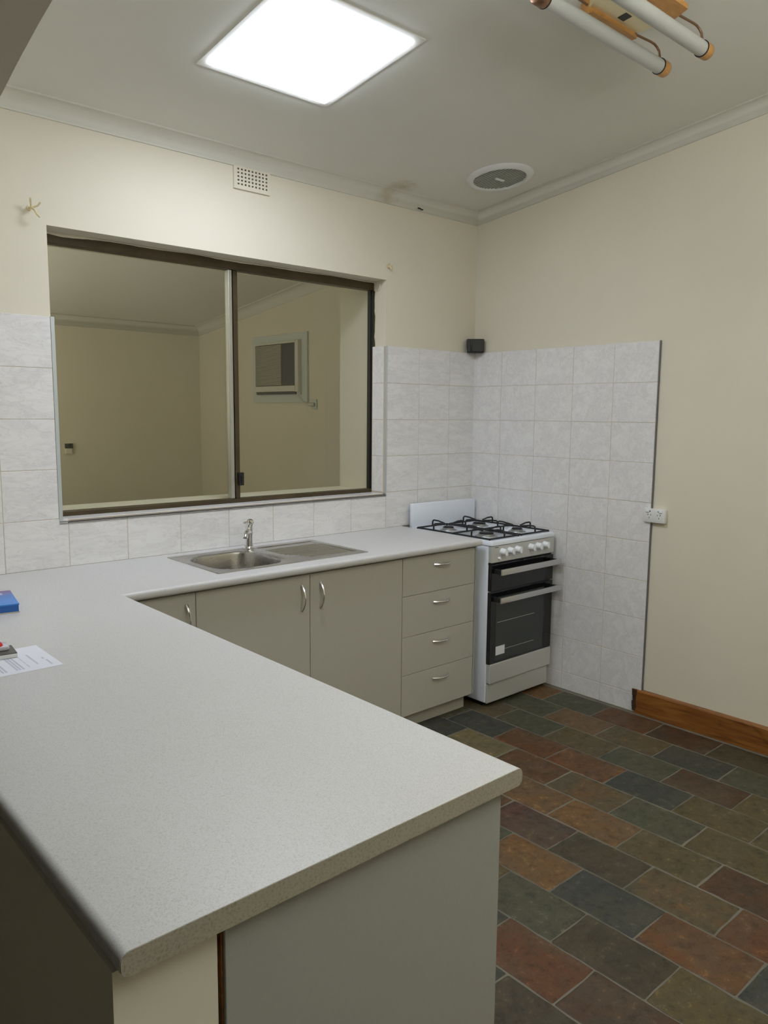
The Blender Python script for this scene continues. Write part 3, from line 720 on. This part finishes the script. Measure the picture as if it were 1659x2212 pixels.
# ------------------------------------------------------------------ wall vent above the window
av = thing('wall_vent', (-1.560, 0, 2.545), 'cream perforated wall vent just under the cornice', 'vent')
bm = B()
vx0, vx1, vz0, vz1, nx, nz = -1.655, -1.462, 2.543, 2.640, 9, 5
gx0, gx1, gz0, gz1 = vx0+.014, vx1-.010, vz0+.014, vz1-.002
box(bm, vx0, gx0, -.010, -.0005, vz0, vz1); box(bm, gx1, vx1, -.010, -.0005, vz0, vz1); box(bm, gx0, gx1, -.010, -.0005, vz0, gz0); box(bm, gx0, gx1, -.010, -.0005, gz1, vz1)
px_, pz_ = (gx1-gx0)/nx, (gz1-gz0)/nz
for i in range(nx+1):
    xx = gx0+i*px_; box(bm, xx-.0045, xx+.0045, -.0095, -.0005, gz0, gz1)
for j in range(nz+1):
    zz = gz0+j*pz_; box(bm, gx0, gx1, -.0092, -.0008, zz-.0042, zz+.0042)
obj('grille', bm, M['wall'], av)
bm = B(); box(bm, gx0, gx1, -.0016, -.0006, gz0, gz1); obj('backing', bm, M['dark'], av)

# ------------------------------------------------------------------ double power point on the tile edge
pp = thing('power_point', (-.008, -1.240, 1.008), 'white double power point straddling the tile edge on the right wall', 'socket')
bm = B(); box(bm, -.024, 0, -1.297, -1.183, 1.005, 1.075, .003, 2); obj('plate', bm, M['whiteplastic'], pp, smooth=40)
for yy in (-1.205, -1.275):
    bm = B(); vs = box(bm, -.029, -.0235, yy-.009, yy+.009, 1.056, 1.068, .0015, 1); obj('rocker_switch', bm, M['whitebright'], pp)
bm = B()
for yy in (-1.218, -1.262):
    s_ = 1 if yy > -1.24 else -1
    box(bm, -.0246, -.0238, yy-.0025, yy+.0025, 1.0595, 1.0645)
    box(bm, -.0246, -.0238, yy+s_*.011-.0015, yy+s_*.011+.0015, 1.041, 1.048); box(bm, -.0246, -.0238, yy-s_*.004-.0012, yy-s_*.004+.0012, 1.040, 1.047)
    box(bm, -.0246, -.0238, yy+s_*.004-.0012, yy+s_*.004+.0012, 1.026, 1.033)
obj('pin_slots', bm, M['black'], pp)['kind'] = 'stuff'

# ------------------------------------------------------------------ black speaker-like box in the corner
bk = thing('corner_box', (-.05, -.05, 1.895), 'small black box mounted in the corner just above the tiles', 'box')
bk2 = B(); vs = box(bk2, -.052, .050, -.020, .022, -.040, .040, .005, 2)
box(bk2, -.050, -.030, -.024, -.019, -.036, .036, .002, 1); box(bk2, -.022, .046, -.023, -.019, -.034, .034, .002, 1)
bmesh.ops.rotate(bk2, verts=bk2.verts[:], cent=(0, 0, 0), matrix=Matrix.Rotation(math.radians(-42), 3, 'Z')); bmesh.ops.translate(bk2, verts=bk2.verts[:], vec=(-.055, -.055, 1.937))
obj('case', bk2, M['black'], bk, smooth=40)
bm = B(); tube(bm, [(-.045, -.02, 1.93), (-.012, -.006, 1.93)], .009, 10); tube(bm, [(-.010, -.055, 1.93), (-.0005, -.055, 1.93)], .008, 10); obj('bracket', bm, M['black'], bk, smooth=True)
bm = B(); tube(bm, [(-.100, -.030, 1.925), (-.103, -.030, 1.905), (-.097, -.028, 1.896), (-.090, -.026, 1.900), (-.088, -.026, 1.915)], .0022, 8); obj('wire', bm, M['whiteplastic'], bk, smooth=True, label='pale wire end')

# ------------------------------------------------------------------ hooks
def hook(loc, label, s=1):
    h = thing('wall_hook', loc, label, 'hook', None); Lc = Vector(loc)
    bm = B(); lathe(bm, [(0, .006), (.008, .005), (.010, 0), (0, 0)], Lc, 14, '-y'); obj('base', bm, M['brass'], h, smooth=40)
    bm = B(); tube(bm, [Lc+Vector(p)*s for p in ((0, -.004, 0), (0, -.02, -.002), (.004, -.034, -.010), (.010, -.036, -.022), (.018, -.030, -.026))], .0044, 8)
    tube(bm, [Lc+Vector(p)*s for p in ((0, -.018, 0), (-.003, -.026, .012), (-.006, -.034, .020))], .0040, 8); tube(bm, [Lc+Vector(p)*s for p in ((.002, -.02, -.002), (.016, -.026, .004), (.022, -.03, .014))], .0036, 8)
    obj('prongs', bm, M['brass'], h, smooth=True); return h
hook((-2.548, -.0005, 2.300), 'bent brass curtain hook on the wall above the left end of the window', 1.35)
hook((-.712, -.0005, 2.318), 'small brass curtain hook above the top right corner of the window', .7)
sc_ = thing('ceiling_hook', (-.500, -.018, 2.652), 'tiny dark hook fixed to the cornice near the corner', 'hook')
bm = B(); tube(bm, [(-.500, -.010, 2.655), (-.500, -.026, 2.650), (-.493, -.034, 2.642), (-.484, -.032, 2.645)], .0035, 8); tube(bm, [(-.509, -.02, 2.650), (-.500, -.024, 2.650)], .003, 8); obj('shank', bm, M['dark'], sc_, smooth=True)
jh = thing('cord_hook', (WX1-.001, .055, 2.205), 'small white J-shaped hook on the window reveal', 'hook')
bm = B(); tube(bm, [(WX1-.003, .050, 2.228), (WX1-.006, .050, 2.208), (WX1-.008, .055, 2.198), (WX1-.008, .063, 2.200)], .0022, 8); box(bm, WX1-.004, WX1, .046, .054, 2.215, 2.232); obj('shank', bm, M['whiteplastic'], jh, smooth=True)

# ------------------------------------------------------------------ things on the worktop
def gradient_mat():
    m = mat('blue_printed_card', (.03, .2, .7), .3); N, L, b = nodes(m); t = N.new('ShaderNodeTexCoord'); s = N.new('ShaderNodeSeparateXYZ'); L.new(t.outputs['Object'], s.inputs[0])
    mr = N.new('ShaderNodeMapRange'); mr.inputs[1].default_value = -.12; mr.inputs[2].default_value = .12; L.new(s.outputs['Y'], mr.inputs[0])
    setc(m, ramp(m, mr.outputs[0], [(.0, (.02, .16, .52)), (.12, (.03, .26, .80)), (.62, (.05, .20, .62)), (.80, (.17, .12, .38)), (.98, (.10, .05, .22))])); return m
M['bluecard'] = gradient_mat()
def rotbox(x0, x1, y0, y1, z0, z1, ang, piv, bev=0):
    bm = B(); box(bm, x0, x1, y0, y1, z0, z1, bev, 2); bmesh.ops.rotate(bm, verts=bm.verts[:], cent=(piv[0], piv[1], 0), matrix=Matrix.Rotation(math.radians(ang), 3, 'Z')); return bm
# blue book: near right corner at (-2.842,-.65)
P0 = (-2.842, -.652)
bb = thing('blue_book', (-2.91, -.54, .9), 'thick glossy blue paperback at the far left of the worktop', 'book')
ang = 9
bm = rotbox(P0[0]-.15, P0[0], P0[1], P0[1]+.215, .924, .929, ang-18, P0, .001); obj('front_cover', bm, M['bluecard'], bb)
bm = rotbox(P0[0]-.149, P0[0]-.002, P0[1]+.002, P0[1]+.213, .9035, .924, ang-18, P0); 
obj('pages', bm, mat('book_spine_blue', (.02, .13, .48), .35), bb, label='darker blue side')
bm = rotbox(P0[0]-.15, P0[0], P0[1], P0[1]+.215, .9005, .9035, ang-18, P0); obj('back_cover', bm, mat('book_base', (.55, .50, .40), .5), bb)
bm = rotbox(P0[0]-.135, P0[0]-.085, P0[1]+.150, P0[1]+.185, .9291, .9294, ang-18, P0); obj('title_print', bm, mat('pale_print', (.55, .55, .75), .5), bb)
bm = rotbox(P0[0]-.045, P0[0]-.030, P0[1]+.150, P0[1]+.180, .9291, .9294, ang-18, P0); obj('title_print', bm, bpy.data.materials['pale_print'], bb)
# paper sheet
ps = thing('paper_sheet', (-3.03, -1.15, .9), 'white printed sheet of paper lying on the worktop at the left edge', 'paper')
bm = B(); nx = 8
def psh(x, y): return .9006+.0012*math.sin((x+3.2)*18)**2*0+(.0015 if y > -1.1 else 0)*0
box(bm, -3.215, -2.918, -1.258, -1.046, .9003, .9007); obj('sheet', bm, M['paper'], ps)
bm = B()
for k_ in range(5): box(bm, -2.990+.0, -2.988+.0, -1.225+.03*k_, -1.20+.03*k_, .9007, .9009)
for xx, ya_, yb_ in ((-2.938, -1.235, -1.19), (-2.941, -1.18, -1.165), (-2.966, -1.215, -1.12), (-3.005, -1.235, -1.11), (-3.013, -1.235, -1.10), (-3.020, -1.235, -1.12), (-3.045, -1.235, -1.10), (-3.053, -1.235, -1.13), (-3.075, -1.22, -1.10)):
    box(bm, xx-.0022, xx+.0022, ya_, yb_, .9007, .9009)
obj('print', bm, M['ink'], ps)
nb = thing('dark_notebook', (-3.03, -1.10, .901), 'thin dark-topped pad with pale edges lying on the paper sheet', 'pad')
bm = rotbox(-3.10, -2.987, -1.128, -1.048, .9010, .9120, -6, (-2.987, -1.12), .002); obj('pages', bm, M['whiteplastic'], nb)
bm = rotbox(-3.10, -2.988, -1.127, -1.049, .9120, .9145, -6, (-2.987, -1.12), .001); obj('cover', bm, mat('dark_grey_cover', (.10, .09, .08), .4), nb)
pk = thing('clear_packet', (-3.03, -1.07, .9145), 'small clear plastic packet with a red lid on the dark pad', 'packet')
bm = rotbox(-3.075, -2.998, -1.098, -1.050, .9147, .9265, -4, (-2.99, -1.10), .004); obj('tray', bm, mat('cloudy_plastic', (.62, .60, .66), .2), pk, smooth=40)
bm = B(); lathe(bm, [(0, .013), (.014, .011), (.021, .006), (.024, 0), (0, 0)], (-3.032, -1.072, .9265), 24); obj('red_lid', bm, mat('red_plastic', (.62, .02, .02), .3), pk, smooth=True, label='red lid')

# ------------------------------------------------------------------ air conditioner in the room beyond
ac = thing('air_conditioner', (0, 2.06, 1.61), 'window-box air conditioner set in the side wall seen through the window', 'air conditioner')
bm = B(); Y0, Y1, Z0, Z1 = 1.693, 2.460, 1.615, 2.150; q0, q1, r0, r1 = 1.765, 2.380, 1.676, 2.090
box(bm, -.018, 0, Y0, q0, Z0, Z1); box(bm, -.018, 0, q1, Y1, Z0, Z1); box(bm, -.018, 0, q0, q1, Z0, r0); box(bm, -.018, 0, q0, q1, r1, Z1); obj('surround_board', bm, M['acboard'], ac)
bm = B(); box(bm, -.052, 0, q0, q0+.045, r0+.02, r1, .003, 1); box(bm, -.052, 0, q0+.045, q1, r1-.016, r1); box(bm, -.052, 0, q1-.012, q1, r0+.02, r1-.016); box(bm, -.054, 0, q0+.045, q1, 1.700, 1.744)
box(bm, -.03, 0, q0, q1, r0, r0+.022)
obj('case', bm, M['acwhite'], ac)
bm = B(); box(bm, -.036, -.004, q0+.045, q1-.012, 1.744, r1-.016); obj('grille_recess', bm, M['acdark'], ac)
bm = B()
for k_ in range(34): zz = 1.752+k_*.0094; box(bm, -.046, -.034, 2.005, q1-.016, zz, zz+.0056)
g_ = obj('grille_slats', bm, M['acgrille'], ac); g_['kind'] = 'stuff'
bm = B(); box(bm, -.045, -.030, q0+.05, q1-.012, r0+.002, r0+.022); obj('air_outlet', bm, M['acdark'], ac)
bm = B(); tube(bm, [(-.03, 1.79, 1.70), (-.035, 1.778, 1.655), (-.03, 1.75, 1.622), (-.03, 1.70, 1.600), (-.03, 1.655, 1.597)], .004, 8); tube(bm, [(-.03, 1.665, 1.597), (-.028, 1.630, 1.597), (-.012, 1.612, 1.597)], [.009, .015, .016], 12)
obj('cord', bm, M['acwhite'], ac, smooth=True)
ap = tag(obj('power_point', (lambda b: (box(b, -.010, 0, 1.585, 1.655, 1.565, 1.637, .002, 1), b)[1])(B()), M['acboard']), 'single power point below the air conditioner beyond the window', 'socket')
th = thing('thermostat', (-1.235, FY, 1.175), 'small wall control with dark screen on the far wall beyond the window', 'thermostat')
bm = B(); box(bm, -1.262, -1.208, FY-.022, FY, 1.175, 1.255, .004, 2); obj('body', bm, M['wall'], th)
bm = B(); box(bm, -1.268, -1.202, FY-.026, FY-.018, 1.222, 1.262); obj('screen', bm, M['ovenglass'], th)
